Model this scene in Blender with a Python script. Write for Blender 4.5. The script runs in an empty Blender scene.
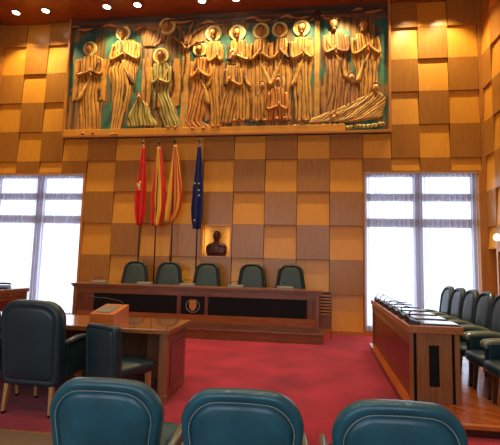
import bpy, bmesh, math, random
from mathutils import Vector, Matrix
random.seed(7)
S = bpy.context.scene
COL = S.collection
PI = math.pi

# ------------------------------------------------------------------ materials
def newmat(name):
    m = bpy.data.materials.new(name); m.use_nodes = True
    nt = m.node_tree; nt.nodes.clear()
    out = nt.nodes.new('ShaderNodeOutputMaterial')
    b = nt.nodes.new('ShaderNodeBsdfPrincipled')
    nt.links.new(b.outputs[0], out.inputs[0])
    return m, nt, b, out

def lin(c):
    return tuple(((v/255)/12.92 if v/255 <= .04045 else ((v/255+.055)/1.055)**2.4) for v in c) + (1,)

def mat(name, rgb, rough=.5, metal=0, noise=0, nscale=20, bump=0, bscale=200, coat=0, rgb2=None, spec=.5, sheen=0):
    m, nt, b, out = newmat(name)
    L = nt.links.new
    b.inputs['Base Color'].default_value = lin(rgb)
    b.inputs['Roughness'].default_value = rough
    b.inputs['Metallic'].default_value = metal
    b.inputs['Coat Weight'].default_value = coat
    b.inputs['Specular IOR Level'].default_value = spec
    b.inputs['Sheen Weight'].default_value = sheen
    tc = nt.nodes.new('ShaderNodeTexCoord')
    if noise or rgb2:
        n = nt.nodes.new('ShaderNodeTexNoise'); n.inputs['Scale'].default_value = nscale; n.inputs['Detail'].default_value = 5
        L(tc.outputs['Object'], n.inputs['Vector'])
        r = nt.nodes.new('ShaderNodeValToRGB')
        r.color_ramp.elements[0].position = .35; r.color_ramp.elements[1].position = .65
        c = lin(rgb)
        r.color_ramp.elements[0].color = tuple(v*(1-noise) for v in c[:3])+(1,)
        r.color_ramp.elements[1].color = lin(rgb2) if rgb2 else tuple(min(1, v*(1+noise)) for v in c[:3])+(1,)
        L(n.outputs['Fac'], r.inputs[0]); L(r.outputs[0], b.inputs['Base Color'])
    if bump:
        n2 = nt.nodes.new('ShaderNodeTexNoise'); n2.inputs['Scale'].default_value = bscale; n2.inputs['Detail'].default_value = 3
        L(tc.outputs['Object'], n2.inputs['Vector'])
        bp = nt.nodes.new('ShaderNodeBump'); bp.inputs['Strength'].default_value = bump; bp.inputs['Distance'].default_value = .01
        L(n2.outputs['Fac'], bp.inputs['Height']); L(bp.outputs[0], b.inputs['Normal'])
    return m

def wood(name, c1, c2, axis='Z', rough=.35, coat=.3, vary=.18, scale=1.0, coatr=.2):
    """grain runs along axis; every separate panel (mesh island) gets its own veneer tint"""
    m, nt, b, out = newmat(name)
    L = nt.links.new
    tc = nt.nodes.new('ShaderNodeTexCoord'); mp = nt.nodes.new('ShaderNodeMapping')
    s = {'X': (1.2, 14, 14), 'Y': (14, 1.2, 14), 'Z': (14, 14, 1.2)}[axis]
    mp.inputs['Scale'].default_value = tuple(v*scale for v in s)
    L(tc.outputs['Object'], mp.inputs[0])
    geo = nt.nodes.new('ShaderNodeNewGeometry')
    add = nt.nodes.new('ShaderNodeVectorMath'); add.operation = 'MULTIPLY_ADD'
    comb = nt.nodes.new('ShaderNodeCombineXYZ')
    for i in range(3): L(geo.outputs['Random Per Island'], comb.inputs[i])
    L(comb.outputs[0], add.inputs[0]); add.inputs[1].default_value = (37, 91, 53); L(mp.outputs[0], add.inputs[2])
    n = nt.nodes.new('ShaderNodeTexNoise'); n.inputs['Scale'].default_value = 2.2; n.inputs['Detail'].default_value = 6; n.inputs['Roughness'].default_value = .6
    n.inputs['Distortion'].default_value = .6
    L(add.outputs[0], n.inputs['Vector'])
    r = nt.nodes.new('ShaderNodeValToRGB')
    r.color_ramp.elements[0].position = .3; r.color_ramp.elements[0].color = lin(c2)
    r.color_ramp.elements[1].position = .7; r.color_ramp.elements[1].color = lin(c1)
    L(n.outputs['Fac'], r.inputs[0])
    hsv = nt.nodes.new('ShaderNodeHueSaturation')
    mr = nt.nodes.new('ShaderNodeMapRange'); mr.inputs['To Min'].default_value = 1-vary; mr.inputs['To Max'].default_value = 1+vary
    L(geo.outputs['Random Per Island'], mr.inputs[0]); L(mr.outputs[0], hsv.inputs['Value'])
    L(r.outputs[0], hsv.inputs['Color']); L(hsv.outputs[0], b.inputs['Base Color'])
    b.inputs['Roughness'].default_value = rough
    b.inputs['Coat Weight'].default_value = coat; b.inputs['Coat Roughness'].default_value = coatr
    bp = nt.nodes.new('ShaderNodeBump'); bp.inputs['Strength'].default_value = .06; bp.inputs['Distance'].default_value = .01
    L(n.outputs['Fac'], bp.inputs['Height']); L(bp.outputs[0], b.inputs['Normal'])
    return m

M = {}
M['honey'] = wood('honey_wood', (228,162,54), (218,147,42), 'Z', .38, .25, .05, coatr=.3)
M['umber'] = wood('upright_panel_wood', (182,126,50), (164,106,36), 'Z', .34, .25, .07, coatr=.22)  # darker tone for the upright wall panels, honey for the leaning ones
M['honey_trim'] = wood('honey_trim', (205,140,62), (180,115,45), 'Z', .35, .3, .05)
M['ceiling'] = wood('ceiling_veneer', (156,80,34), (132,62,24), 'X', .3, .3, .05)
M['mahogany'] = wood('mahogany', (142,92,54), (110,64,36), 'X', .28, .45, .06)
M['mahogany_v'] = wood('mahogany_upright', (128,78,46), (92,50,30), 'Z', .28, .45, .06)
M['dark_mahogany'] = wood('polished_mahogany', (120,34,34), (88,22,22), 'Y', .45, .25, .04, coatr=.2)
M['walnut'] = wood('walnut', (156,104,62), (118,74,42), 'Z', .35, .35, .06)
M['ribbed'] = wood('ribbed_walnut', (120,88,52), (84,58,32), 'Z', .45, .15, .1, scale=2)
M['orange_wood'] = wood('orange_wood', (168,108,58), (136,80,40), 'X', .18, 1, .05, coatr=.04)
M['box_wood'] = wood('box_wood', (206,122,56), (176,94,38), 'X', .35, .3, .04)
M['fabric_arm'] = mat('grey_arm_pad', (112,120,100), .3, coat=.4)
M['strip_wood'] = wood('strip_wood', (196,104,40), (160,72,24), 'Y', .3, .5, .06)
M['beech'] = wood('beech_leg', (196,150,96), (165,118,70), 'Z', .4, .2, .04)
M['arm_wood'] = wood('arm_wood', (214,120,40), (180,86,24), 'Y', .3, .5, .04)
M['darkwood'] = mat('dark_wood', (58,32,22), .35, coat=.3, noise=.2)
M['black'] = mat('black_lacquer', (12,11,12), .25, coat=.3)
M['blackinset'] = mat('black_inset', (9,8,9), .6, spec=.25)
M['blackplastic'] = mat('black_plastic', (22,24,28), .4)
M['greyplastic'] = mat('grey_plastic', (120,118,112), .35)
M['leather'] = mat('teal_leather', (30,90,108), .3, noise=.22, nscale=6, bump=.18, bscale=160, coat=.25)
M['leather_dark'] = mat('deep_teal_leather', (22,50,60), .4, noise=.12, nscale=6, bump=.18, bscale=160, coat=.15)
M['leather_green'] = mat('green_leather', (58,74,66), .42, noise=.1, nscale=6, bump=.15, bscale=160)
M['leather_rim'] = mat('dark_green_leather', (22,30,28), .4, bump=.15, bscale=160)
M['stitch'] = mat('pale_thread', (170,180,168), .7)
M['gold'] = mat('gilt', (222,166,70), .35, metal=.6, noise=.15, nscale=30)
M['halo'] = mat('halo_gilt', (255,222,130), .45, metal=0, noise=.1)
M['bronze'] = mat('dark_bronze', (84,54,44), .32, metal=.7, noise=.3, nscale=9)
M['steel'] = mat('steel', (170,170,170), .25, metal=1)
M['brass'] = mat('brass', (190,150,70), .3, metal=1)
M['paper'] = mat('white_paper', (196,208,226), .3, coat=1)
M['white'] = mat('white_enamel', (230,225,215), .4)
M['frame_white'] = mat('window_frame_paint', (124,112,152), .5)
M['nichegold'] = mat('niche_gilt', (226,170,70), .45, metal=.2, noise=.1)
M['skin'] = mat('hair_brown', (120,72,32), .5, noise=.2)
M['carved_hair'] = M['skin']
M['skin'] = mat('carved_skin', (196,134,66), .5, noise=.25, nscale=14)
M['crest'] = mat('crest_gold', (196,140,70), .4, metal=.3, noise=.2, nscale=60)
M['silver'] = mat('wreath_silver', (160,150,150), .35, metal=.5)
M['star'] = mat('star_yellow', (236,224,150), .7)
M['inset_wood'] = wood('inset_wood', (92,44,32), (70,32,24), 'Z', .3, .5, .04)
M['tan'] = mat('taupe_carpet', (112,92,72), .95, noise=.2, nscale=70)

def carpet():
    m, nt, b, out = newmat('red_carpet'); L = nt.links.new
    tc = nt.nodes.new('ShaderNodeTexCoord')
    n = nt.nodes.new('ShaderNodeTexNoise'); n.inputs['Scale'].default_value = 1.6; n.inputs['Detail'].default_value = 4
    n2 = nt.nodes.new('ShaderNodeTexNoise'); n2.inputs['Scale'].default_value = 60; n2.inputs['Detail'].default_value = 4
    L(tc.outputs['Object'], n.inputs[0]); L(tc.outputs['Object'], n2.inputs[0])
    a = nt.nodes.new('ShaderNodeMath'); a.operation = 'MULTIPLY_ADD'; a.inputs[1].default_value = .5
    h = nt.nodes.new('ShaderNodeMath'); h.operation = 'MULTIPLY'; h.inputs[1].default_value = .5
    L(n2.outputs['Fac'], h.inputs[0]); L(n.outputs['Fac'], a.inputs[0]); L(h.outputs[0], a.inputs[2])
    r = nt.nodes.new('ShaderNodeValToRGB')
    r.color_ramp.elements[0].position = .36; r.color_ramp.elements[0].color = lin((112,18,36))
    r.color_ramp.elements[1].position = .64; r.color_ramp.elements[1].color = lin((176,40,64))
    L(a.outputs[0], r.inputs[0]); L(r.outputs[0], b.inputs['Base Color'])
    b.inputs['Roughness'].default_value = .95; b.inputs['Specular IOR Level'].default_value = .1
    b.inputs['Sheen Weight'].default_value = .15
    bp = nt.nodes.new('ShaderNodeBump'); bp.inputs['Strength'].default_value = .5; bp.inputs['Distance'].default_value = .02
    L(n2.outputs['Fac'], bp.inputs['Height']); L(bp.outputs[0], b.inputs['Normal'])
    return m
M['carpet'] = carpet()

def parquet():
    m, nt, b, out = newmat('parquet'); L = nt.links.new
    tc = nt.nodes.new('ShaderNodeTexCoord')
    mp = nt.nodes.new('ShaderNodeMapping'); mp.inputs['Rotation'].default_value = (0, 0, math.radians(38))
    L(tc.outputs['Object'], mp.inputs[0])
    br = nt.nodes.new('ShaderNodeTexBrick'); br.inputs['Scale'].default_value = 5
    br.inputs['Color1'].default_value = lin((214,122,52)); br.inputs['Color2'].default_value = lin((168,82,34))
    br.inputs['Mortar'].default_value = lin((60,22,10)); br.inputs['Mortar Size'].default_value = .008
    br.inputs['Brick Width'].default_value = 1.6; br.inputs['Row Height'].default_value = .33
    L(mp.outputs[0], br.inputs['Vector']); L(br.outputs['Color'], b.inputs['Base Color'])
    b.inputs['Roughness'].default_value = .22; b.inputs['Coat Weight'].default_value = .4; b.inputs['Coat Roughness'].default_value = .1
    return m
M['parquet'] = parquet()

def curtain_mat():
    m, nt, b, out = newmat('sheer_voile'); L = nt.links.new; nt.nodes.remove(b)
    tr = nt.nodes.new('ShaderNodeBsdfTransparent'); tr.inputs[0].default_value = (.98, .98, 1, 1)
    tl = nt.nodes.new('ShaderNodeBsdfTranslucent'); tl.inputs[0].default_value = (.86, .88, .97, 1)
    df = nt.nodes.new('ShaderNodeBsdfDiffuse'); df.inputs[0].default_value = (.86, .87, .94, 1)
    m1 = nt.nodes.new('ShaderNodeMixShader'); m1.inputs[0].default_value = .35
    L(tl.outputs[0], m1.inputs[1]); L(df.outputs[0], m1.inputs[2])
    m2 = nt.nodes.new('ShaderNodeMixShader')
    lw = nt.nodes.new('ShaderNodeLayerWeight'); lw.inputs[0].default_value = .35
    mr = nt.nodes.new('ShaderNodeMapRange'); mr.inputs['From Min'].default_value = 0; mr.inputs['From Max'].default_value = .8
    mr.inputs['To Min'].default_value = .44; mr.inputs['To Max'].default_value = .97   # voile closes up where a fold turns edge-on
    L(lw.outputs['Facing'], mr.inputs[0]); L(mr.outputs[0], m2.inputs[0])
    L(tr.outputs[0], m2.inputs[1]); L(m1.outputs[0], m2.inputs[2])
    L(m2.outputs[0], out.inputs[0])
    return m
M['voile'] = curtain_mat()

def glass_mat():
    m, nt, b, out = newmat('window_glass'); L = nt.links.new; nt.nodes.remove(b)
    tr = nt.nodes.new('ShaderNodeBsdfTransparent'); tr.inputs[0].default_value = (.93, .96, 1, 1)
    gl = nt.nodes.new('ShaderNodeBsdfGlossy'); gl.inputs['Roughness'].default_value = .02
    mx = nt.nodes.new('ShaderNodeMixShader'); mx.inputs[0].default_value = .06
    L(tr.outputs[0], mx.inputs[1]); L(gl.outputs[0], mx.inputs[2]); L(mx.outputs[0], out.inputs[0])
    return m
M['glass'] = glass_mat()

def emit(name, rgb, s):
    m, nt, b, out = newmat(name)
    b.inputs['Base Color'].default_value = lin(rgb)
    b.inputs['Emission Color'].default_value = lin(rgb); b.inputs['Emission Strength'].default_value = s
    return m
M['lamp'] = emit('lamp_glow', (255,236,200), 14)
M['sconce'] = emit('sconce_globe', (255,246,225), 1.2)

def uvramp(name, stops, slope=.0, rough=.75, wob=.03):
    """cloth dyed in bands: constant ramp across the cloth"""
    m, nt, b, out = newmat(name); L = nt.links.new
    uv = nt.nodes.new('ShaderNodeUVMap'); uv.uv_map = 'UVMap'
    sp = nt.nodes.new('ShaderNodeSeparateXYZ'); L(uv.outputs[0], sp.inputs[0])
    ma = nt.nodes.new('ShaderNodeMath'); ma.operation = 'MULTIPLY_ADD'; ma.inputs[1].default_value = slope
    L(sp.outputs[1], ma.inputs[0]); L(sp.outputs[0], ma.inputs[2])
    r = nt.nodes.new('ShaderNodeValToRGB'); r.color_ramp.interpolation = 'CONSTANT'
    e = r.color_ramp.elements
    while len(e) < len(stops): e.new(.5)
    for i, (p, c) in enumerate(stops): e[i].position = p; e[i].color = lin(c)
    L(ma.outputs[0], r.inputs[0]); L(r.outputs[0], b.inputs['Base Color'])
    b.inputs['Roughness'].default_value = rough; b.inputs['Sheen Weight'].default_value = .2
    return m

def robe(name, c1, c2, dark=(84,50,20)):
    """carved and painted cloth: incised dark fold lines running down the figure"""
    m, nt, b, out = newmat(name); L = nt.links.new
    uv = nt.nodes.new('ShaderNodeUVMap'); uv.uv_map = 'UVMap'
    mp = nt.nodes.new('ShaderNodeMapping'); mp.inputs['Scale'].default_value = (1, .8, 1)
    L(uv.outputs[0], mp.inputs[0])
    w = nt.nodes.new('ShaderNodeTexWave'); w.inputs['Scale'].default_value = 1.15; w.inputs['Distortion'].default_value = 8
    w.inputs['Detail'].default_value = 3; w.inputs['Detail Scale'].default_value = 1.6
    L(mp.outputs[0], w.inputs['Vector'])
    r = nt.nodes.new('ShaderNodeValToRGB')
    e = r.color_ramp.elements; e[0].position = .02; e[0].color = lin(dark); e[1].position = .5; e[1].color = lin(c1)
    x = e.new(.1); x.color = lin(c2)
    L(w.outputs['Fac'], r.inputs[0])
    n = nt.nodes.new('ShaderNodeTexNoise'); n.inputs['Scale'].default_value = 5; tc = nt.nodes.new('ShaderNodeTexCoord')
    L(tc.outputs['Object'], n.inputs[0])
    mx = nt.nodes.new('ShaderNodeMixRGB'); mx.blend_type = 'MULTIPLY'
    rr = nt.nodes.new('ShaderNodeValToRGB'); rr.color_ramp.elements[0].position = .35; rr.color_ramp.elements[0].color = (.62, .56, .46, 1); rr.color_ramp.elements[1].position = .6; rr.color_ramp.elements[1].color = (1, 1, 1, 1)
    L(n.outputs['Fac'], rr.inputs[0]); mx.inputs[0].default_value = .8
    L(r.outputs[0], mx.inputs[1]); L(rr.outputs[0], mx.inputs[2]); L(mx.outputs[0], b.inputs['Base Color'])
    b.inputs['Roughness'].default_value = .5
    bp = nt.nodes.new('ShaderNodeBump'); bp.inputs['Strength'].default_value = .5; bp.inputs['Distance'].default_value = .02
    L(w.outputs['Fac'], bp.inputs['Height']); L(bp.outputs[0], b.inputs['Normal'])
    return m
M['r_gold'] = robe('robe_gold', (222,158,56), (192,124,40))
M['r_pale'] = robe('robe_pale_gold', (230,174,76), (204,142,52))
M['r_orange'] = robe('robe_orange', (230,152,54), (202,116,36))
M['r_green'] = robe('robe_olive', (204,178,84), (150,138,62), (62,66,34))
M['r_brown'] = robe('robe_brown', (196,136,66), (158,100,46), (70,40,20))

def mural_bg():
    m, nt, b, out = newmat('mural_ground'); L = nt.links.new
    tc = nt.nodes.new('ShaderNodeTexCoord')
    def noise(scale, sc, det=5, dis=.6):
        mp = nt.nodes.new('ShaderNodeMapping'); mp.inputs['Scale'].default_value = scale; L(tc.outputs['Object'], mp.inputs[0])
        n = nt.nodes.new('ShaderNodeTexNoise'); n.inputs['Scale'].default_value = sc; n.inputs['Detail'].default_value = det; n.inputs['Distortion'].default_value = dis
        L(mp.outputs[0], n.inputs[0]); return n.outputs['Fac']
    def ramp(f, st):
        r = nt.nodes.new('ShaderNodeValToRGB'); e = r.color_ramp.elements
        while len(e) < len(st): e.new(.5)
        for q, (p, c) in enumerate(st): e[q].position = p; e[q].color = lin(c)
        L(f, r.inputs[0]); return r.outputs[0]
    def mix(f, a, c):
        x = nt.nodes.new('ShaderNodeMixRGB'); L(f, x.inputs[0]); L(a, x.inputs[1]); L(c, x.inputs[2]); return x.outputs[0]
    planks = ramp(noise((6, 1, .35), 2), [(.34, (58,42,22)), (.5, (136,98,44)), (.66, (190,140,66))])
    teal = ramp(noise((2, 1, 1), 2), [(.35, (34,66,58)), (.55, (48,120,98)), (.7, (96,130,76))])
    patch = ramp(noise((1, 1, .8), 1.3, 3), [(.46, (0,0,0)), (.54, (255,255,255))])
    sky = ramp(noise((.5, 1, 9), 1.3), [(.35, (44,46,46)), (.5, (84,66,48)), (.7, (150,96,54))])
    low = mix(patch, planks, teal)
    sp = nt.nodes.new('ShaderNodeSeparateXYZ'); L(tc.outputs['Object'], sp.inputs[0])
    ad = nt.nodes.new('ShaderNodeMath'); ad.operation = 'MULTIPLY_ADD'; ad.inputs[1].default_value = .5
    L(noise((1, 1, 1), 1.5), ad.inputs[0]); L(sp.outputs[2], ad.inputs[2])
    mr = nt.nodes.new('ShaderNodeMapRange'); mr.inputs['From Min'].default_value = 7.3; mr.inputs['From Max'].default_value = 7.55
    L(ad.outputs[0], mr.inputs[0])
    L(mix(mr.outputs[0], low, sky), b.inputs['Base Color']); b.inputs['Roughness'].default_value = .55
    return m
M['mural_bg'] = mural_bg()

# ------------------------------------------------------------------ mesh helpers
def link(name, bm, mats, parent=None, smooth=False, loc=None, angle=None):
    bmesh.ops.recalc_face_normals(bm, faces=bm.faces)
    me = bpy.data.meshes.new(name); bm.to_mesh(me); bm.free()
    if not isinstance(mats, (list, tuple)): mats = [mats]
    for x in mats: me.materials.append(x)
    if smooth:
        for p in me.polygons: p.use_smooth = True
    o = bpy.data.objects.new(name, me); COL.objects.link(o)
    if loc: o.location = loc
    if parent: o.parent = parent
    if angle:
        me.set_sharp_from_angle(angle=math.radians(angle))
    return o

def tag(o, label=None, cat=None, group=None, kind=None):
    if label: o['label'] = label
    if cat: o['category'] = cat
    if group: o['group'] = group
    if kind: o['kind'] = kind
    return o

def thing(name, label, cat, loc=(0, 0, 0), rz=0, group=None):
    o = bpy.data.objects.new(name, None); COL.objects.link(o)
    o.empty_display_size = .1
    o.location = loc; o.rotation_euler = (0, 0, rz)
    return tag(o, label, cat, group)

def copy_tree(o, parent=None):
    c = o.copy(); COL.objects.link(c)
    if parent: c.parent = parent
    for ch in [x for x in COL.objects if x.parent == o]: copy_tree(ch, c)
    return c

def box(bm, x0, x1, y0, y1, z0, z1, bev=0, mi=0):
    t = bmesh.new()
    vs = [t.verts.new((x, y, z)) for x in (x0, x1) for y in (y0, y1) for z in (z0, z1)]
    for f in ((0,1,3,2), (4,6,7,5), (0,4,5,1), (2,3,7,6), (0,2,6,4), (1,5,7,3)): t.faces.new([vs[i] for i in f])
    if bev:
        bmesh.ops.bevel(t, geom=t.edges[:], offset=bev, segments=2, affect='EDGES', profile=.6)
    bmesh.ops.recalc_face_normals(t, faces=t.faces)
    merge(bm, t, mi)

def merge(bm, t, mi=0, mtx=None):
    mp = {}
    for v in t.verts: mp[v] = bm.verts.new(mtx @ v.co if mtx else v.co)
    for f in t.faces:
        try:
            nf = bm.faces.new([mp[v] for v in f.verts]); nf.material_index = mi; nf.smooth = f.smooth
        except ValueError: pass
    t.free()

def boxo(name, x0, x1, y0, y1, z0, z1, m, parent=None, bev=.004):
    bm = bmesh.new(); box(bm, x0, x1, y0, y1, z0, z1, bev); return link(name, bm, m, parent)

def loft(bm, loops, cap0=True, cap1=True, closed=True, mi=0):
    rs = [[bm.verts.new(p) for p in l] for l in loops]
    n = len(rs[0])
    for a, b in zip(rs, rs[1:]):
        for i in range(n if closed else n-1):
            f = bm.faces.new((a[i], a[(i+1) % n], b[(i+1) % n], b[i])); f.material_index = mi
    if cap0: bm.faces.new(list(reversed(rs[0]))).material_index = mi
    if cap1: bm.faces.new(rs[-1]).material_index = mi
    return rs

def tube(bm, pts, rad, n=8, mi=0):
    pts = [Vector(p) for p in pts]
    if not isinstance(rad, (list, tuple)): rad = [rad]*len(pts)
    loops = []; up = None
    for i, p in enumerate(pts):
        d = (pts[min(i+1, len(pts)-1)] - pts[max(i-1, 0)]).normalized()
        if up is None: up = d.orthogonal().normalized()
        up = (up - d*up.dot(d)).normalized(); s = d.cross(up)
        loops.append([p + rad[i]*(math.cos(2*PI*k/n)*up + math.sin(2*PI*k/n)*s) for k in range(n)])
    loft(bm, loops, mi=mi)

def lathe(bm, prof, c=(0, 0, 0), n=20, mi=0):
    loops = [[(c[0]+r*math.cos(2*PI*k/n), c[1]+r*math.sin(2*PI*k/n), c[2]+z) for k in range(n)] for r, z in prof]
    loft(bm, loops, mi=mi)

def ellipsoid(bm, c, r, nu=14, nv=10, mi=0):
    loops = []
    for j in range(1, nv):
        t = PI*j/nv
        loops.append([(c[0]+r[0]*math.sin(t)*math.cos(2*PI*k/nu), c[1]+r[1]*math.sin(t)*math.sin(2*PI*k/nu), c[2]+r[2]*math.cos(t)) for k in range(nu)])
    loft(bm, loops, mi=mi)

def bez(p, n=10):
    """smooth curve through control points"""
    out = []; P = [Vector(p[0])] + [Vector(q) for q in p] + [Vector(p[-1])]
    for i in range(1, len(P)-2):
        for k in range(n):
            t = k/n; a, b, c, d = P[i-1], P[i], P[i+1], P[i+2]
            out.append(.5*((2*b)+(-a+c)*t+(2*a-5*b+4*c-d)*t*t+(-a+3*b-3*c+d)*t**3))
    out.append(Vector(p[-1])); return out

SPOT_E = 240; HALL_E = 110; WORLD = 2.9; EXPO = 0.0

# relief figures: kind, tone, (head x, z, halo radius or -head radius), rows (z, left, right)
FIGS = [
('saint_figure', 'gold', (-5.361, 6.744, 0.179), [(6.568, -5.504, -5.21), (6.436, -5.71, -4.989), (6.122, -5.74, -4.917), (5.81, -5.557, -5.028), (5.528, -5.563, -5.088), (4.559, -5.573, -4.92)]) ,
('saint_figure', 'pale', (-4.507, 7.103, 0.19), [(6.917, -4.68, -4.235), (6.784, -4.777, -4.046), (6.395, -4.831, -3.999), (6.14, -4.92, -4.037), (5.933, -4.802, -4.102), (5.627, -4.73, -4.162), (5.121, -4.699, -4.287), (4.521, -4.687, -4.43)]) ,
('saint_figure', 'green', (-3.502, 6.47, 0.202), [(6.277, -3.663, -3.308), (6.048, -3.753, -3.197), (5.744, -3.712, -3.208), (5.544, -3.701, -3.274), (5.089, -3.528, -3.055), (4.666, -3.358, -2.914)]) ,
('saint_figure', 'orange', (-2.524, 6.589, 0.179), [(6.385, -2.64, -2.344), (6.159, -2.755, -2.213), (5.909, -2.769, -2.229), (5.609, -2.708, -2.194), (5.191, -2.74, -2.301), (4.777, -2.845, -2.383), (4.628, -2.815, -2.161)]) ,
('saint_figure', 'gold', (-2.208, 6.979, 0.202), [(6.775, -2.334, -2.039), (6.547, -2.375, -1.958), (5.92, -2.303, -1.963), (4.668, -2.21, -1.923)]) ,
('saint_figure', 'gold', (-1.621, 6.96, 0.202), [(6.771, -1.771, -1.457), (6.57, -1.862, -1.332), (6.022, -1.87, -1.295), (4.801, -1.785, -1.265)]) ,
('kneeling_figure', 'gold', (-1.68, 6.366, 0.202), [(6.149, -1.825, -1.513), (5.928, -1.939, -1.459), (5.631, -1.906, -1.451), (5.291, -1.943, -1.561), (4.735, -2.021, -1.664)]) ,
('saint_figure', 'gold', (-1.055, 6.975, 0.202), [(6.766, -1.194, -0.884), (6.543, -1.308, -0.786), (6.196, -1.323, -0.756), (5.877, -1.268, -0.797), (4.788, -1.241, -0.776)]) ,
('saint_figure', 'gold', (-0.61, 6.983, 0.19), [(6.768, -0.743, -0.438), (6.57, -0.834, -0.341), (6.225, -0.827, -0.337), (4.825, -0.777, -0.317)]) ,
('kneeling_figure', 'orange', (-0.621, 5.723, 0.168), [(5.546, -0.767, -0.489), (5.401, -0.858, -0.394), (5.114, -0.899, -0.39), (4.78, -0.961, -0.317)]) ,
('saint_figure', 'pale', (-0.103, 6.997, 0.202), [(6.767, -0.228, 0.05), (6.571, -0.365, 0.167), (6.252, -0.36, 0.192), (6.106, -0.289, 0.148), (4.766, -0.248, 0.137)]) ,
('standing_figure', 'brown', (0.644, 7.046, -0.134), [(6.873, 0.508, 0.825), (6.653, 0.372, 1.006), (6.265, 0.42, 1.005), (6.072, 0.466, 0.96), (5.453, 0.514, 0.916), (4.89, 0.472, 0.828)]) ,
('standing_figure', 'gold', (1.286, 6.985, -0.134), [(6.79, 1.14, 1.474), (6.523, 1.005, 1.671), (6.234, 1.05, 1.712), (5.901, 1.16, 1.622), (5.15, 1.18, 1.573)]) ,
('bending_figure', 'gold', (-1.002, 5.608, -0.09), [(5.51, -1.094, -0.906), (5.269, -1.182, -0.855), (4.788, -1.124, -0.845)]) ,
('reclining_figure', 'pale', (1.575, 5.47, -0.112), [(5.354, 1.4, 1.705), (5.217, 1.137, 1.79), (5.082, 0.85, 1.789), (4.925, 0.45, 1.744), (4.79, 0.114, 1.7), (4.703, 0.07, 1.223)]) ,
('flying_figure', 'brown', (-3.378, 7.223, 0.213), [(7.236, -3.814, -3.403), (7.109, -4.04, -3.295), (6.93, -4.03, -3.389), (6.727, -3.967, -3.583)]) ,
('crouching_figure', 'green', (-3.972, 5.409, -0.101), [(5.359, -4.071, -3.893), (5.207, -4.165, -3.759), (4.957, -4.253, -3.646), (4.707, -4.289, -3.483)]) ,
('seated_figure', 'brown', (1.049, 5.725, -0.112), [(5.607, 0.938, 1.16), (5.395, 0.849, 1.181), (5.067, 0.805, 1.224)]) ,
]
BOARDS = [
('wing_panel', 'gold', -5.754, -4.879, 5.398, 6.489) ,
('wing_panel', 'gold', -3.96, -3.706, 4.853, 6.448) ,
('wing_panel', 'gold', -3.236, -2.987, 5.207, 6.389) ,
('tree_trunk', 'pale', -2.954, -2.781, 4.489, 6.735) ,
('drapery', 'brown', -2.338, -1.282, 4.807, 6.231) ,
('drapery', 'brown', -1.377, -0.303, 4.784, 6.188) ,
('staff', 'pale', 0.206, 0.319, 4.853, 7.167) ,
('drapery', 'brown', 0.336, 0.516, 4.802, 5.581) ,
('drapery', 'brown', -0.212, -0.121, 4.958, 6.11) ,
]
# ------------------------------------------------------------------ room
D = 9.107; ZA = 6.921; H = .76; REC = .05
XL, XR = -7.86, 3.84; YR = -3.2; ZC = 7.53
cols = [-7.79, -7.17, -6.54, -5.936, -5.28] + [-5.28+.7309*k for k in range(1, 9)] + [1.298, 1.907, 2.513, 3.152, 3.785]
WT = 3.56; WB = .10     # window head and foot
def zk(k): return ZA - k*H

def relief_cell(bm, f, a, b, z0, z1, kind, ztop=None):
    """f(u, d, z): point on the wall at run u, d metres behind the proud plane.
    kind 'down': upright proud panel; kind 'up': panel leaning out towards its foot."""
    t = bmesh.new(); g = .004
    a += g; b -= g
    if kind == 'proud':
        fr = [(a, 0, z0), (b, 0, z0), (b, 0, z1), (a, 0, z1)]
    else:
        dt = REC
        fr = [(a, 0, z0), (b, 0, z0), (b, dt, z1), (a, dt, z1)]
    bk = [(a, .2, z0), (b, .2, z0), (b, .2, z1), (a, .2, z1)]
    vf = [t.verts.new(f(*p)) for p in fr]; vb = [t.verts.new(f(*p)) for p in bk]
    t.faces.new(vf)
    for i in range(4): t.faces.new((vf[i], vf[(i+1) % 4], vb[(i+1) % 4], vb[i]))
    t.faces.new(list(reversed(vb)))
    bmesh.ops.bevel(t, geom=[e for e in t.edges if e.verts[0] in vf and e.verts[1] in vf], offset=.004, segments=1, affect='EDGES')
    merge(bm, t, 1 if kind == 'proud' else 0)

def cell_rows(ci, bottom, top):
    """rows of one column: proud upright cells end at every row line of the column's parity"""
    out = []
    for k in range(-1, 10):
        zt, zb = zk(k), zk(k+1)
        if k == -1: zt = ZC
        if k == 9: continue
        proud = ((k+1) % 2) == (ci % 2)
        out.append((k, zb, min(zt, top), proud))
    return out

bm = bmesh.new()
fw = lambda u, d, z: (u, D+d, z)
for ci in range(17):
    a, b = cols[ci], cols[ci+1]
    win = ci < 4 or ci > 12
    for k, zb, zt, proud in cell_rows(ci, 0, ZC):
        if win and zt <= WT: continue
        if 3 < ci < 13 and k >= 0 and zb > 4.5: continue       # behind the mural
        if ci in (3,) or 3 < ci < 14:
            if zb > 4.5 and ci != 3: continue
        if ci == 8 and k == 6: continue                         # niche
        z0 = max(zb, WT+.03) if win else zb
        if z0 >= zt: continue
        relief_cell(bm, fw, a, b, z0, zt, 'proud' if proud else 'lean')
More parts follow.
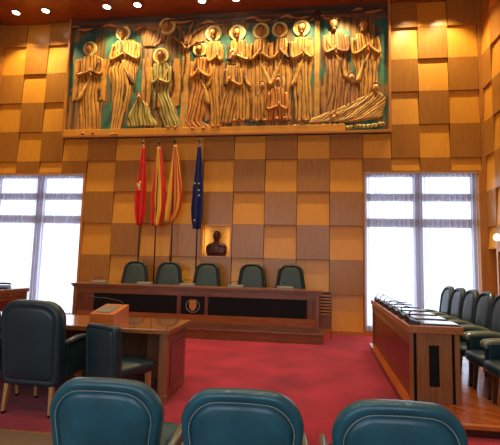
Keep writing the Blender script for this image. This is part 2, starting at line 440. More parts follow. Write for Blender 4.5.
# plain backing, jambs and corner posts
box(bm, XL-.2, XR+.2, D+.2, D+.32, WT, ZC+.2, mi=2)
box(bm, -5.28, cols[8], D+.2, D+.32, 0, WT, mi=2); box(bm, cols[9], 1.298, D+.2, D+.32, 0, WT, mi=2)
box(bm, cols[8], cols[9], D+.26, D+.32, 0, WT, mi=2)
box(bm, cols[8], cols[9], D+.2, D+.26, 0, zk(7), mi=2); box(bm, cols[8], cols[9], D+.2, D+.26, zk(6), WT, mi=2)
for a, b in ((-5.345, -5.283), (1.301, 1.335), (XR-.14, XR), (XL, XL+.07)):
    box(bm, a, b, D-.005, D+.32, 0, WT+.03, mi=2)
box(bm, XL, -5.345, D-.003, D+.32, WT, WT+.03, mi=2); box(bm, 1.335, XR-.14, D-.003, D+.32, WT, WT+.03, mi=2)
box(bm, XL, -5.345, D+.06, D+.32, 0, WB, mi=2); box(bm, 1.335, XR-.14, D+.06, D+.32, 0, WB, mi=2)
box(bm, XR-.055, XR, D-.01, D+.2, WT+.03, ZC, mi=2); box(bm, XL, XL+.07, D-.01, D+.2, WT+.03, ZC, mi=2)
box(bm, XR, XR+.3, D-.018, D+.32, 0, ZC, mi=2); box(bm, XL-.3, XL, D-.018, D+.32, 0, ZC, mi=2)
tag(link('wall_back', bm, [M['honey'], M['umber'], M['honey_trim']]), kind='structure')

def sidewall(name, f, doory=None, start=D-.02):
    bm = bmesh.new(); ys = [start, start-.42]
    while ys[-1] > YR: ys.append(ys[-1]-.72)
    ys[-1] = YR
    for i in range(len(ys)-1):
        for k, zb, zt, proud in cell_rows(i, 0, ZC):
            if doory and zb < 1.9 and ys[i] > doory[0] and ys[i+1] < doory[1]:
                if zt <= 1.9: continue
                zb = 1.9
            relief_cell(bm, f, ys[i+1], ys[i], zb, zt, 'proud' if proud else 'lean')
    return bm, ys
fr = lambda u, d, z: (XR+d, u, z)
bm, ysr = sidewall('wall_right', fr, doory=(7.6, 8.9))
for y0, y1 in ((YR, ysr[4]), (ysr[1], D)): box(bm, XR+.2, XR+.3, y0, y1, 0, ZC, mi=2)
box(bm, XR+.2, XR+.3, ysr[4], ysr[1], 1.9, ZC, mi=2)
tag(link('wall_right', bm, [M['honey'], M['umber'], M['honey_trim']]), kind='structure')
fl_ = lambda u, d, z: (XL-d, u, z)
bm, _ = sidewall('wall_left', fl_)
box(bm, XL-.3, XL-.2, YR, D, 0, ZC, mi=2)
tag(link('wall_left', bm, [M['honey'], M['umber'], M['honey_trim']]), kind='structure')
# unseen rear wall; three openings added to let light onto the near chairs
bm = bmesh.new()
wx = [(-6.8, -4.2), (-3.3, -.7), (.2, 2.8)]
box(bm, XL-.3, XR+.3, YR-.3, YR, 0, .9); box(bm, XL-.3, XR+.3, YR-.3, YR, 4.4, ZC)
e = [XL-.3] + [v for w in wx for v in w] + [XR+.3]
for a, b in zip(e[::2], e[1::2]): box(bm, a, b, YR-.3, YR, .9, 4.4)
tag(link('wall_rear', bm, M['honey_trim']), kind='structure')

bm = bmesh.new(); box(bm, XL-.3, XR+.3, YR-.3, D+.32, -.1, 0)
tag(link('floor', bm, M['carpet']), kind='structure')
bm = bmesh.new(); box(bm, XL-.3, XR+.3, YR-.3, D+.32, ZC, ZC+.15)
tag(link('ceiling', bm, M['ceiling']), kind='structure')
# near floor: taupe carpet strip on which the public seats stand
boxo('floor_rear', XL, XR, YR, 3.31, 0, .012, M['tan'], bev=0)['kind'] = 'structure'
boxo('trim_1', XL, XR, 3.31, 3.335, 0, .016, M['walnut'], bev=.003)['kind'] = 'structure'
boxo('baseboard_back', -5.28, 1.298, D-.02, D+.15, 0, .085, M['honey_trim'], bev=.004)['kind'] = 'structure'

# windows
def window(name, x0, x1):
    o = thing(name, None, None); o['kind'] = 'structure'
    y = D+.2; zt = WT
    bm = bmesh.new(); xm = (x0+x1)/2 - .01
    box(bm, x0, x0+.07, y, y+.07, WB, zt); box(bm, x1-.07, x1, y, y+.07, WB, zt)
    box(bm, x0, x1, y, y+.07, zt-.06, zt); box(bm, x0, x1, y, y+.07, WB, WB+.08)
    box(bm, xm-.09, xm+.09, y-.02, y+.08, WB, zt)
    for a, b in ((2.95, 3.11), (2.36, 2.55)): box(bm, x0, x1, y-.02, y+.08, a, b)
    link('window_frame', bm, M['frame_white'], o)
    bm = bmesh.new(); box(bm, x0+.05, x1-.05, y+.035, y+.041, WB+.05, zt-.05)
    link('pane', bm, M['glass'], o)
    bm = bmesh.new(); box(bm, x0, x1, D+.015, D+.03, zt-.03, zt); link('curtain_rail', bm, M['white'], o)
    return o
window('window_1', XL+.07, -5.345); window('window_2', 1.335, XR-.14)

def curtain(x0, x1, label, seed):
    rnd = random.Random(seed)
    bm = bmesh.new(); N = 420; R = 16
    nf = int((x1-x0)/.105); ph = [rnd.uniform(-.25, .25) for _ in range(nf+2)]; am = [rnd.uniform(.7, 1.25) for _ in range(nf+2)]
    rows = []
    for j in range(R+1):
        t = j/R; z = WT-.03-(WT-.03-.012)*t; row = []
        for i in range(N+1):
            u = i/N*nf; k = int(u); fr_ = u-k
            p = ph[k]*(1-fr_)+ph[k+1]*fr_; a = am[k]*(1-fr_)+am[k+1]*fr_
            d = .03*a*(1-.35*t)*math.sin(2*PI*(u+p+.12*math.sin(3*t+k*.0)))
            row.append(bm.verts.new((x0+(x1-x0)*i/N, D+.085+d, z)))
        rows.append(row)
    for a, b in zip(rows, rows[1:]):
        for i in range(N): bm.faces.new((a[i], a[i+1], b[i+1], b[i]))
    o = link('sheer_curtain', bm, M['voile'], smooth=True)
    return tag(o, label, 'curtain', 'sheer curtains')
curtain(XL+.09, -5.36, 'white sheer voile curtain over the left window', 1)
curtain(1.35, XR-.155, 'white sheer voile curtain over the right window behind the row of chairs', 2)

# door in the right wall
o = thing('door_1', None, None); o['kind'] = 'structure'
y0, y1 = ysr[4], ysr[1]
bm = bmesh.new(); box(bm, XR-.03, XR+.2, y1-.07, y1, 0, 1.9, .005); box(bm, XR-.03, XR+.2, y0, y0+.07, 0, 1.9, .005); box(bm, XR-.03, XR+.2, y0+.07, y1-.07, 1.83, 1.9, .005)
link('door_frame', bm, M['honey_trim'], o)
bm = bmesh.new(); box(bm, XR+.12, XR+.17, y0+.07, (y0+y1)/2-.003, .005, 1.83, .004); box(bm, XR+.12, XR+.17, (y0+y1)/2+.003, y1-.07, .005, 1.83, .004)
lf = link('door_leaf', bm, M['darkwood'], o)
bm = bmesh.new(); tube(bm, [(XR+.12, (y0+y1)/2+.06, .95), (XR+.07, (y0+y1)/2+.06, .95), (XR+.07, (y0+y1)/2+.17, .95)], .01); link('door_handle', bm, M['brass'], lf)

# raised wooden side platforms
def prism(bm, poly, z0, z1):
    loft(bm, [[(x, y, z0) for x, y in poly], [(x, y, z1) for x, y in poly]])
def platform(name, xn, xf, xw, y0, y1, h=.1):
    """xn / xf: aisle edge at the near and far end; xw: wall side"""
    o = thing(name, None, None); o['kind'] = 'structure'
    s = 1 if xw > xn else -1; e = .10*s
    for nm, poly, z0, z1, m in (('platform_deck', [(xn+e, y0+.06), (xw, y0+.06), (xw, y1), (xf+e, y1)], h-.03, h, M['parquet']),
            ('riser', [(xn+.015*s, y0+.02), (xw, y0+.02), (xw, y1), (xf+.015*s, y1)], .001, h-.03, M['darkwood']),
            ('side_nosing', [(xn, y0), (xn+e, y0), (xf+e, y1), (xf, y1)], h-.03, h+.002, M['strip_wood']),
            ('front_nosing', [(xn+e, y0), (xw, y0), (xw, y0+.06), (xn+e, y0+.06)], h-.03, h+.002, M['box_wood'])):
        bm = bmesh.new(); prism(bm, poly, z0, z1); link(nm, bm, m, o)
    return o
platform('raised_platform', 1.02, 1.195, XR, 3.95, 7.72)
platform('raised_platform', -5.5, -5.5, XL, 3.95, 7.75)

# sconce on the right wall
t = thing('wall_sconce', 'round white globe wall lamp on the right wall above the dark doorway', 'wall lamp', (XR, 8.42, 2.05))
bm = bmesh.new(); box(bm, -.03, 0, -.04, .04, -.05, .05, .006); tube(bm, bez([(-.02, 0, -.0), (-.07, 0, -.02), (-.1, 0, 0)], 6), .01); link('bracket', bm, M['white'], t, smooth=False)
bm = bmesh.new(); ellipsoid(bm, (-.11, 0, .05), (.07, .07, .075), 18, 12); link('globe', bm, M['sconce'], t, smooth=True)

# ------------------------------------------------------------------ ceiling downlights
lx = [-7.12, -6.33, -4.74, -3.97, -2.4, -1.6, -.02, .78, 2.36, 3.1]
names = ['leftmost', 'second from left', 'third from left', 'fourth from left', 'fifth from left', 'sixth from left']
proto = None
for i, x in enumerate(lx):
    if i < 6:
        if proto is None:
            proto = t = thing('ceiling_downlight', '', 'ceiling lamp', (x, 8.6, ZC-.001))
            bm = bmesh.new()
            pr = [(.105, 0), (.115, -.004), (.112, -.014), (.085, -.014), (.08, -.004)]
            lathe(bm, [(r, z) for r, z in pr], n=28); link('ring', bm, M['steel'], t, smooth=True)
            bm = bmesh.new(); lathe(bm, [(.082, -.006), (.08, -.016), (.04, -.022), (.005, -.024)], n=24); link('lamp', bm, M['lamp'], t, smooth=True)
        else:
            t = copy_tree(proto); t.location = (x, 8.6, ZC-.001)
        tag(t, 'round glowing recessed downlight in the dark red ceiling, %s' % names[i], 'ceiling lamp', 'recessed downlights')
    ld = bpy.data.lights.new('downlight', 'SPOT'); ld.energy = SPOT_E; ld.spot_size = math.radians(100); ld.spot_blend = .6; ld.shadow_soft_size = .07
    ld.color = (1, .77, .40)
    lo = bpy.data.objects.new('downlight', ld); COL.objects.link(lo); lo.location = (x, 8.6, ZC-.04)
for x in (-6.5, -4.2, -2, .2, 2.5):  # unseen fill spots added to brighten the rest of the hall
    for y in (6.2, 3.4, .6):
        ld = bpy.data.lights.new('hall_fill_spot', 'SPOT'); ld.energy = HALL_E; ld.spot_size = math.radians(125); ld.spot_blend = .8; ld.shadow_soft_size = .12
        ld.color = (1, .76, .48)
        lo = bpy.data.objects.new('hall_fill_spot', ld); COL.objects.link(lo); lo.location = (x, y, ZC-.05)

# ------------------------------------------------------------------ mural
t = thing('relief_mural', 'large carved and gilded relief mural of haloed robed figures on the upper wall', 'mural', (-2.0, D-.05, 4.43))
O = Vector(t.location)
def mlink(name, bm, m, parent=t, **k):
    """mural parts are built in world space and parented to the mural (or its part)"""
    o = link(name, bm, m, None, **k); o.parent = parent
    off = O
    o.matrix_parent_inverse = Matrix.Translation(-O) if parent == t else Matrix.Identity(4)
    return o
mx0, mx1, mz0, mz1 = -5.93, 1.9, 4.44, ZC-.002
bm = bmesh.new(); box(bm, mx0, mx1, 9.06, D+.19, mz0, mz1); mlink('painted_ground', bm, M['mural_bg'])
bm = bmesh.new()
box(bm, mx0-.0, mx0+.05, 8.99, D+.02, mz0, mz1, .005); box(bm, mx1-.05, mx1, 8.99, D+.02, mz0, mz1, .005)
box(bm, mx0+.05, mx1-.05, 8.98, D+.02, mz0, mz0+.05, .005)
mlink('frame', bm, M['honey_trim'])
bm = bmesh.new(); box(bm, mx0+.05, .9, 9.0, 9.07, mz0+.05, 4.64, .01); mlink('ledge', bm, M['honey'])

def setuv(bm, fn):
    uv = bm.loops.layers.uv.new('UVMap')
    for f in bm.faces:
        for l in f.loops: l[uv].uv = fn(l.vert)
def interp(rows, z):
    for (za, la, ra), (zb, lb, rb) in zip(rows, rows[1:]):
        if za >= z >= zb:
            s = (za-z)/(za-zb); s = s*s*(3-2*s)*.5+s*.5
            return la+(lb-la)*s, ra+(rb-ra)*s
    return rows[-1][1:]
def figure(name, tone, halo, rows, idx):
    rnd = random.Random(idx*13+5)
    bm = bmesh.new(); NU, NV = 22, 44; ztop, zbot = rows[0][0], rows[-1][0]
    nf = rnd.choice([3, 4, 5]); p0 = rnd.uniform(0, 6); sw = rnd.uniform(-3, 3); uvd = {}
    grid = []
    for j in range(NV+1):
        v = j/NV; z = ztop+(zbot-ztop)*v; l, r = interp(rows, z); row = []
        for i in range(NU+1):
            u = -1+2*i/NU
            fold = .007*math.sin(nf*PI*u+p0+sw*v)*min(1, v*4)
            dep = .005+.032*math.sqrt(max(0, 1-u*u))+fold*(1-u**4)
            wob = .012*math.sin(9*v+p0+idx)*(1 if abs(u) > .8 else .5)
            vt = bm.verts.new(((l+r)/2+(r-l)/2*u+wob, 9.062-dep-.012*(name.startswith(('kneel', 'recl', 'crouch', 'bend'))), z))
            uvd[vt] = (u*(r-l)*1.6+idx*1.7, v*(ztop-zbot)*.55+idx); row.append(vt)
        grid.append(row)
    for a, b in zip(grid, grid[1:]):
        for i in range(NU): bm.faces.new((a[i], a[i+1], b[i+1], b[i]))
    # close the body against the ground
    edge = [r[0] for r in grid] + grid[-1][1:] + [r[-1] for r in reversed(grid)][1:] + list(reversed(grid[0]))[1:-1]
    bk = [bm.verts.new((v.co.x, 9.065, v.co.z)) for v in edge]
    for v, w in zip(edge, bk): uvd[w] = uvd[v]
    for i in range(len(edge)): bm.faces.new((edge[i], edge[(i+1) % len(edge)], bk[(i+1) % len(edge)], bk[i]))
    setuv(bm, lambda v: uvd.get(v, (0, 0)))
    body = mlink(name, bm, M['r_'+tone], smooth=True)
    hx, hz, hr = halo
    R = abs(hr)
    if hr > 0:
        bm = bmesh.new(); n = 32
        prof = [(R, 9.06), (R, 9.035), (R*.97, 9.028), (R*.72, 9.03), (R*.70, 9.038), (R*.3, 9.042)]
        loops = [[(hx+r*math.cos(2*PI*k/n), y, hz+r*math.sin(2*PI*k/n)) for k in range(n)] for r, y in prof]
        loft(bm, loops); h = mlink('halo', bm, M['halo'], body, smooth=True, angle=40)
        bm = bmesh.new()
        loops = [[(hx+r*math.cos(2*PI*k/n), y, hz+r*math.sin(2*PI*k/n)) for k in range(n)] for r, y in [(R*.71, 9.03), (R*.68, 9.024), (R*.2, 9.022)]]
        loft(bm, loops); setuv(bm, lambda v: (.2, .2)); mlink('halo_field', bm, M['r_gold'], body)
    hs = R*.56 if hr > 0 else R
    dx = rnd.choice([-1, 1])*.12*hs
    bm = bmesh.new()
    ellipsoid(bm, (hx+dx, 9.0, hz-.05*hs), (hs*.66, .05, hs*.86), 16, 12)
    ellipsoid(bm, (hx+dx*2, 8.952, hz-.1*hs), (hs*.12, .02, hs*.22), 8, 6)          # nose
    tube(bm, [(hx+dx*.5, 9.02, hz-.6*hs), (hx, 9.02, hz-1.25*hs)], [hs*.33, hs*.42], 10)   # neck
    mlink('head', bm, M['skin'], body, smooth=True)
    bm = bmesh.new()
    n = 12; pts = [(hx+dx+hs*.68*math.cos(PI*(k/n)*1.15-.25), 8.99, hz+.02+hs*.82*math.sin(PI*(k/n)*1.15-.25)) for k in range(n+1)]
    tube(bm, pts, [hs*.06+hs*.13*math.sin(PI*k/n) for k in range(n+1)], 8); mlink('hair', bm, M['carved_hair'], body, smooth=True)
    # forearms folded before the chest, hands joined
    if name in ('saint_figure', 'standing_figure', 'kneeling_figure'):
        zt = rows[0][0]; l, r = interp(rows, zt-.28); l2, r2 = interp(rows, zt-.55)
        cx = (l+r)/2; bm = bmesh.new()
        hzt = zt-.34-rnd.uniform(0, .14); hxm = cx+rnd.uniform(-.08, .08)
        for s, e_ in ((l, l2), (r, r2)):
            sx = cx+(s-cx)*.82
            tube(bm, bez([(sx, 9.025, zt-.12), (cx+(e_-cx)*.85, 9.015, zt-.5), (hxm+(sx-cx)*.12, 8.998, hzt)], 6), [.034]*6+[.04]*4+[.034]*3, 8)
        uv = bm.loops.layers.uv.new('UVMap')
        for f in bm.faces:
            for lo in f.loops: lo[uv].uv = (.16+idx*.3+lo.vert.co.x*.15, .2)
        mlink('sleeves', bm, M['r_'+tone], body, smooth=True)
        bm = bmesh.new(); ellipsoid(bm, (hxm, 8.975, hzt+.03), (.035, .025, .06), 8, 6); mlink('hands', bm, M['skin'], body, smooth=True)
    if name in ('saint_figure', 'standing_figure') and ztop-zbot > 1.5:
        zt = rows[0][0]; za, zb = zt-.15, zt-1.15; l, r = interp(rows, za); l2, r2 = interp(rows, zb); sd = 1 if idx % 2 else -1
        bm = bmesh.new(); n = 12; rowsq = []
        for k in range(n+1):
            s_ = k/n; z = za+(zb-za)*s_; lo_, hi_ = interp(rows, z); c_ = (lo_+hi_)/2; w_ = (hi_-lo_)/2
            xa = c_+sd*w_*(-.75+1.35*s_); xb = xa+sd*(.05+.12*s_)
            rowsq.append([(xa, 9.03, z), ((xa+xb)/2, 9.008, z-.03), (xb, 9.03, z-.05), ((xa+xb)/2, 9.045, z-.02)])
        loft(bm, rowsq); setuv(bm, lambda v: (.2+idx*.3+v.co.x*.4, .2)); mlink('mantle_fold', bm, M['r_pale'], body, smooth=True)
    if name in ('saint_figure', 'standing_figure') and zbot < 4.95:
        l, r = rows[-1][1:]
        for s in (.3, .7):
            bm = bmesh.new(); ellipsoid(bm, (l+(r-l)*s, 8.99, zbot-.02), (.045, .035, .035), 8, 6)
            mlink('foot', bm, M['skin'], body, smooth=True)
def board(name, tone, x0, x1, z0, z1, idx):
    bm = bmesh.new(); n = max(2, int((x1-x0)/.055)); uvd = {}
    for i in range(n):
        a = x0+(x1-x0)*i/n; b = x0+(x1-x0)*(i+1)/n; d = .012+.006*(i % 2)
        box(bm, a+.002, b-.002, 9.062-d, 9.065, z0+.03*math.sin(i*2.1), z1-.05*((2*(i+.5)/n-1)**2))
    setuv(bm, lambda v: (v.co.x*1.3+idx, v.co.z*.5))
    mlink(name, bm, M['r_'+tone])
for i, f in enumerate(FIGS): figure(*f, i)
for i, b_ in enumerate(BOARDS): board(*b_, i)
# branches of the carved tree and the vine behind
bm = bmesh.new()
for p in ([(-2.87, 6.6), (-3.1, 6.85), (-3.3, 6.95)], [(-2.87, 6.7), (-2.95, 7.0), (-3.12, 7.2)], [(-2.86, 6.7), (-2.72, 6.98), (-2.5, 7.12)], [(-2.86, 6.6), (-2.62, 6.75), (-2.42, 6.78)], [(-2.86, 6.75), (-2.8, 7.1), (-2.68, 7.3)]):
    tube(bm, bez([(x, 9.03, z) for x, z in p], 5), [.05-.003*k for k in range(11)], 7)
setuv(bm, lambda v: (v.co.x*2, v.co.z)); mlink('tree_branch', bm, M['r_brown'], smooth=True)
bm = bmesh.new(); ellipsoid(bm, (.262, 9.02, 7.28), (.09, .05, .13)); mlink('staff_head', bm, M['r_brown'], smooth=True)
bm = bmesh.new()
rnd = random.Random(3)
for k in range(9):      # drifting clouds along the top
    x = -5.6+k*.86+rnd.uniform(-.15, .15); z = 7.22+rnd.uniform(-.05, .12)
    tube(bm, bez([(x-.4, 9.05, z-.04), (x-.12, 9.04, z+.07), (x+.1, 9.04, z-.02), (x+.42, 9.05, z+.03)], 5), [.012+.03*math.sin(PI*q/15) for q in range(16)], 7)
setuv(bm, lambda v: (v.co.z*2, v.co.x*.4)); mlink('cloud_band', bm, M['r_brown'], smooth=True)
bm = bmesh.new()
for k in range(16):      # stones and plants at the foot on the right
    x = -.2+k*.125+rnd.uniform(-.03, .03); ellipsoid(bm, (x, 9.04, 4.60+rnd.uniform(-.04, .05)), (.09, .03, .05), 8, 6)
setuv(bm, lambda v: (v.co.x*3, v.co.z*3)); mlink('ground_stones', bm, M['r_green'], smooth=True)

# ------------------------------------------------------------------ niche and bust
o = thing('trim_2', None, None); o['kind'] = 'structure'
nx0, nx1, nz0, nz1 = cols[8]+.005, cols[9]-.005, zk(7)+.0, zk(6)
bm = bmesh.new(); w = .045
box(bm, nx0, nx0+w, D-.01, D+.2, nz0, nz1); box(bm, nx1-w, nx1, D-.01, D+.2, nz0, nz1)
box(bm, nx0+w, nx1-w, D-.01, D+.2, nz1-w, nz1); box(bm, nx0+w, nx1-w, D-.015, D+.2, nz0, nz0+.03)
link('niche_frame', bm, M['honey_trim'], o)
bm = bmesh.new(); box(bm, nx0+w, nx1-w, D+.2, D+.25, nz0, nz1); link('niche_back', bm, M['nichegold'], o)
for x in (nx0+w+.02, nx1-w-.02):
    ld = bpy.data.lights.new('niche_light', 'AREA'); ld.shape = 'RECTANGLE'; ld.size = .03; ld.size_y = .55; ld.energy = .7; ld.color = (1, .75, .4)
    lo = bpy.data.objects.new('niche_light', ld); COL.objects.link(lo); lo.location = (x, D+.03, (nz0+nz1)/2)
    lo.rotation_euler = (math.radians(-90), 0, 0); lo.rotation_euler = (math.radians(90), 0, 0)
bx, by, bz = (nx0+nx1)/2-.0, D+.07, nz0+.03
t = thing('portrait_bust', 'dark bronze bust of a man in the small lit wall niche', 'bust', (bx, by, bz)); t.scale = (1.05, .9, 1.14)
def ring(cx, cy, z, rx, ry, n=24, p=2.0):
    out = []
    for k in range(n):
        a = 2*PI*k/n; c, s = math.cos(a), math.sin(a)
        out.append((cx+rx*math.copysign(abs(c)**(2/p), c), cy+ry*math.copysign(abs(s)**(2/p), s), z))
    return out
bm = bmesh.new()
loft(bm, [ring(0, 0, 0, .20, .07, p=3), ring(0, 0, .08, .235, .08, p=2.6), ring(0, 0, .18, .24, .085, p=2.4), ring(0, 0, .235, .20, .075, p=2.2), ring(0, -.0, .265, .11, .062), ring(0, -.005, .29, .055, .055),
          ring(0, -.01, .315, .052, .058), ring(0, -.018, .34, .065, .07), ring(0, -.018, .38, .077, .08), ring(0, -.01, .44, .08, .08), ring(0, -.0, .485, .06, .06), ring(0, 0, .503, .03, .03)])
ellipsoid(bm, (0, -.1, .385), (.013, .02, .026), 8, 6)
for s in (-1, 1):
    ellipsoid(bm, (s*.08, 0, .39), (.012, .02, .028), 8, 6); ellipsoid(bm, (s*.032, -.085, .412), (.018, .012, .008), 8, 6)
ellipsoid(bm, (0, -.09, .345), (.026, .012, .009), 8, 6)
link('body', bm, M['bronze'], t, smooth=True)
bm = bmesh.new()
tube(bm, bez([(-.1, -.075, .23), (-.03, -.095, .09), (0, -.09, .03)], 6), .014); tube(bm, bez([(.1, -.075, .23), (.03, -.095, .09), (0, -.09, .03)], 6), .014)
link('lapels', bm, M['bronze'], t, smooth=True)
bm = bmesh.new()
loft(bm, [ring(0, .02, .42, .083, .07), ring(0, .012, .46, .08, .076), ring(0, .005, .495, .055, .056), ring(0, .005, .511, .02, .02)]); link('hair', bm, M['darkwood'], t, smooth=True)

# ------------------------------------------------------------------ dais
t = thing('dais', None, None); t['kind'] = 'structure'
boxo('dais_deck', -4.82, .40, 7.86, D-.005, .155, .195, M['mahogany'], t, bev=.006)
boxo('riser', -4.80, .385, 7.88, D-.005, .001, .155, M['mahogany'], t, bev=0)

t = thing('dais_desk', 'long dark wooden council desk with black panels and a crest, on the dais', 'desk', (-2.2, 8.2, .195))
def part(name, parent, off, m, *boxes, bev=.004):
    bm = bmesh.new()
    for b in boxes: box(bm, b[0]-off[0], b[1]-off[0], b[2]-off[1], b[3]-off[1], b[4]-off[2], b[5]-off[2], bev)
    return link(name, bm, m, parent)
of = (-2.2, 8.2, .195)
part('worktop', t, of, M['mahogany'], (-4.79, .39, 7.95, 8.45, .955, .99), (-4.77, .37, 7.97, 8.43, .915, .955), bev=.008)
YF = 8.0
# front: frame members round the sunk black panels
part('front_rail', t, of, M['mahogany'], (-4.66, .24, YF, YF+.04, .80, .915))
part('lower_rail', t, of, M['orange_wood'], (-4.66, .24, YF, YF+.04, .30, .44))
part('skirting', t, of, M['mahogany'], (-4.68, .26, YF-.025, YF+.04, .195, .30), bev=.008)
for a, b in ((-4.66, -4.29), (-2.51, -2.425), (-1.94, -1.87), (.08, .24)):
    part('front_stile', t, of, M['mahogany_v'], (a, b, YF, YF+.04, .44, .80), bev=.002)
for a, b in ((-4.29, -2.51), (-1.87, .08)):
    part('black_panel', t, of, M['blackinset'], (a, b, YF+.02, YF+.035, .44, .80), bev=0)
cp = part('crest_panel', t, of, M['blackinset'], (-2.425, -1.94, YF+.01, YF+.035, .41, .81), bev=0)
for a, b in ((-4.74, -4.66), (.24, .305)):
    part('corner_post', t, of, M['walnut'], (a, b, YF-.02, YF+.06, .195, .915), bev=.008)
for a in (-4.72, .26):
    part('end_panel', t, of, M['mahogany_v'], (a, a+.03, YF+.06, 8.42, .195, .915))
# crest: shield with charges and crown inside an open wreath
ex, ey, ez = -2.18-of[0], YF+.004-of[1], .61-of[2]
bm = bmesh.new()
sh = [(-.075, .09), (-.03, .095), (0, .088), (.03, .095), (.075, .09), (.078, 0), (.06, -.06), (.03, -.09), (0, -.105), (-.03, -.09), (-.06, -.06), (-.078, 0)]
loft(bm, [[(ex+x*s, ey-d, ez+z*s) for x, z in sh] for s, d in ((1, 0), (1, .012), (.85, .018))])
for x in (-.04, 0, .04): box(bm, ex+x-.008, ex+x+.008, ey-.024, ey-.016, ez-.05, ez+.06, .002)
link('shield', bm, M['crest'], cp)
bm = bmesh.new()
for k in range(5): tube(bm, [(ex-.06+.03*k, ey-.01, ez+.1), (ex-.064+.032*k, ey-.01, ez+.135)], [.011, .005], 6)
box(bm, ex-.072, ex+.072, ey-.016, ey, ez+.098, ez+.112, .002); link('crown', bm, M['crest'], cp)
bm = bmesh.new()
for s in (-1, 1):
    for k in range(11):
        a = math.radians(-90+s*(6+13*k)); r = .135
        c = Vector((ex+r*math.cos(a), ey-.006, ez+.0+r*math.sin(a)*.95)); d = Vector((-math.sin(a)*s, 0, math.cos(a)*s)); d2 = (d+Vector((math.cos(a), 0, math.sin(a)))*.35).normalized()
        tube(bm, [c-d2*.02, c, c+d2*.022], [.003, .011, .002], 6)
link('wreath', bm, M['silver'], cp)

t = thing('slatted_screen', 'narrow wooden slatted side screen at the right end of the dais', 'screen', (.44, 8.5, .195))
bm = bmesh.new(); box(bm, -.12, -.095, -.02, .02, 0, .74, .003); link('post', bm, M['walnut'], t)
bm = bmesh.new(); box(bm, .115, .14, -.02, .02, -.195, .74, .003); link('post', bm, M['walnut'], t)
bm = bmesh.new()
for k in range(7): box(bm, -.095, .115, -.015, .015, .28+k*.062, .308+k*.062, .003)
link('slats', bm, M['honey'], t)
part('lower_panel', t, (0, 0, 0), M['walnut'], (-.095, .115, -.01, .01, .01, .27)); part('back_board', t, (0, 0, 0), M['darkwood'], (-.095, .115, .016, .02, .27, .74), bev=0)

dev_l = ['grey desk microphone console at the far left of the dais desk', 'grey desk microphone console between the two leftmost dais chairs', 'grey desk microphone console in front of the middle dais chair, over the crest', 'grey desk microphone console left of the fourth dais chair', 'grey desk microphone console at the right end of the dais desk']
proto = None
for i, x in enumerate([-4.28, -3.27, -2.36, -1.35, -.36]):
    if proto is None:
        proto = t = thing('microphone_console', '', 'microphone', (x, 8.16, .99))
        bm = bmesh.new()
        loft(bm, [[(-.16, -.07, 0), (.16, -.07, 0), (.16, .07, 0), (-.16, .07, 0)], [(-.155, -.065, .03), (.155, -.065, .03), (.155, .065, .055), (-.155, .065, .055)]]); link('base', bm, M['greyplastic'], t)
        bm = bmesh.new(); tube(bm, bez([(-.1, .02, .04), (-.1, .02, .09), (-.05, .06, .12), (.02, .12, .12)], 5), .006); link('gooseneck', bm, M['blackplastic'], t, smooth=True)
    else:
        t = copy_tree(proto); t.location = (x, 8.16, .99)
    tag(t, dev_l[i], 'microphone', 'microphone consoles on the dais desk')

# ------------------------------------------------------------------ flags
def flag(x, ztop, edges, material, label, emblem=None, nfold=2, phase=0.):
    """edges: (z, x left, x right) of the hanging cloth"""
    t = thing('flag', label, 'flag', (x, 8.86, .195), 0, 'flags behind the dais')
    bm = bmesh.new(); lathe(bm, [(.13, 0), (.13, .02), (.1, .035), (.035, .05), (.03, .09)], n=20); link('pole_base', bm, M['brass'], t, smooth=True, angle=35)
    dx = .03
    bm = bmesh.new(); tube(bm, [(dx, 0, .05), (0, 0, ztop-.195)], .016, 10); link('pole', bm, M['darkwood'], t, smooth=True)
    bm = bmesh.new(); lathe(bm, [(.014, 0), (.03, .012), (.03, .03), (.012, .06), (.002, .09)], (0, 0, ztop-.195), 10); link('finial', bm, M['darkwood'], t, smooth=True)
    bm = bmesh.new(); NU, NV = 36, 40; uvd = {}; g = []
    for j in range(NV+1):
        v = j/NV; z = edges[0][0]+(edges[-1][0]-edges[0][0])*v; l, r = interp(edges, z); row = []
        for i in range(NU+1):
            u = i/NU
            y = -.03-.036*math.sin(nfold*2*PI*u+phase+.8*v)*(.25+v)*(1 if .02 < u < .98 else .6)
            droop = -.06*math.sin(PI*u)*v - .05*(u*2-1)**2*v*(1 if j == NV else .5)
            vt = bm.verts.new((l+(r-l)*u-x, y, z-.195+droop)); uvd[vt] = (u, v); row.append(vt)
        g.append(row)
    for a, b in zip(g, g[1:]):
        for i in range(NU): bm.faces.new((a[i], a[i+1], b[i+1], b[i]))
    setuv(bm, lambda v: uvd[v])
    c = link('cloth', bm, material, t, smooth=True)
    md = c.modifiers.new('thickness', 'SOLIDIFY'); md.thickness = .006; md.offset = 0
    if emblem: emblem(c, x)
    return t
RED, YEL = (206,30,34), (236,178,38)
def zl(px): return px
m1 = mat('flag_red', (228,40,34), .75, noise=.08, nscale=5)
m2 = uvramp('flag_red_yellow_red', [(0, (222,36,30)), (.08, (244,192,44)), (.60, (222,36,30))], slope=-.2)
st = []; 
for k in range(7): st.append((k/7, YEL if k % 2 == 0 else RED))
m3 = uvramp('flag_yellow_red_stripes', st, slope=-.2)
m4 = mat('flag_blue', (24,40,104), .75, noise=.12, nscale=5)
def lion(c, x):
    bm = bmesh.new(); 
    for p, r in (((0, -.1, 3.0), (.03, .012, .06)), ((.02, -.1, 3.08), (.025, .012, .025)), ((-.02, -.1, 2.92), (.012, .01, .035)), ((.025, -.1, 2.92), (.012, .01, .035))): ellipsoid(bm, p, r, 8, 6)
    tube(bm, bez([(-.02, -.1, 2.97), (-.05, -.1, 3.0), (-.045, -.1, 3.06)], 4), .007, 6)
    link('emblem', bm, M['star'], c, smooth=True)
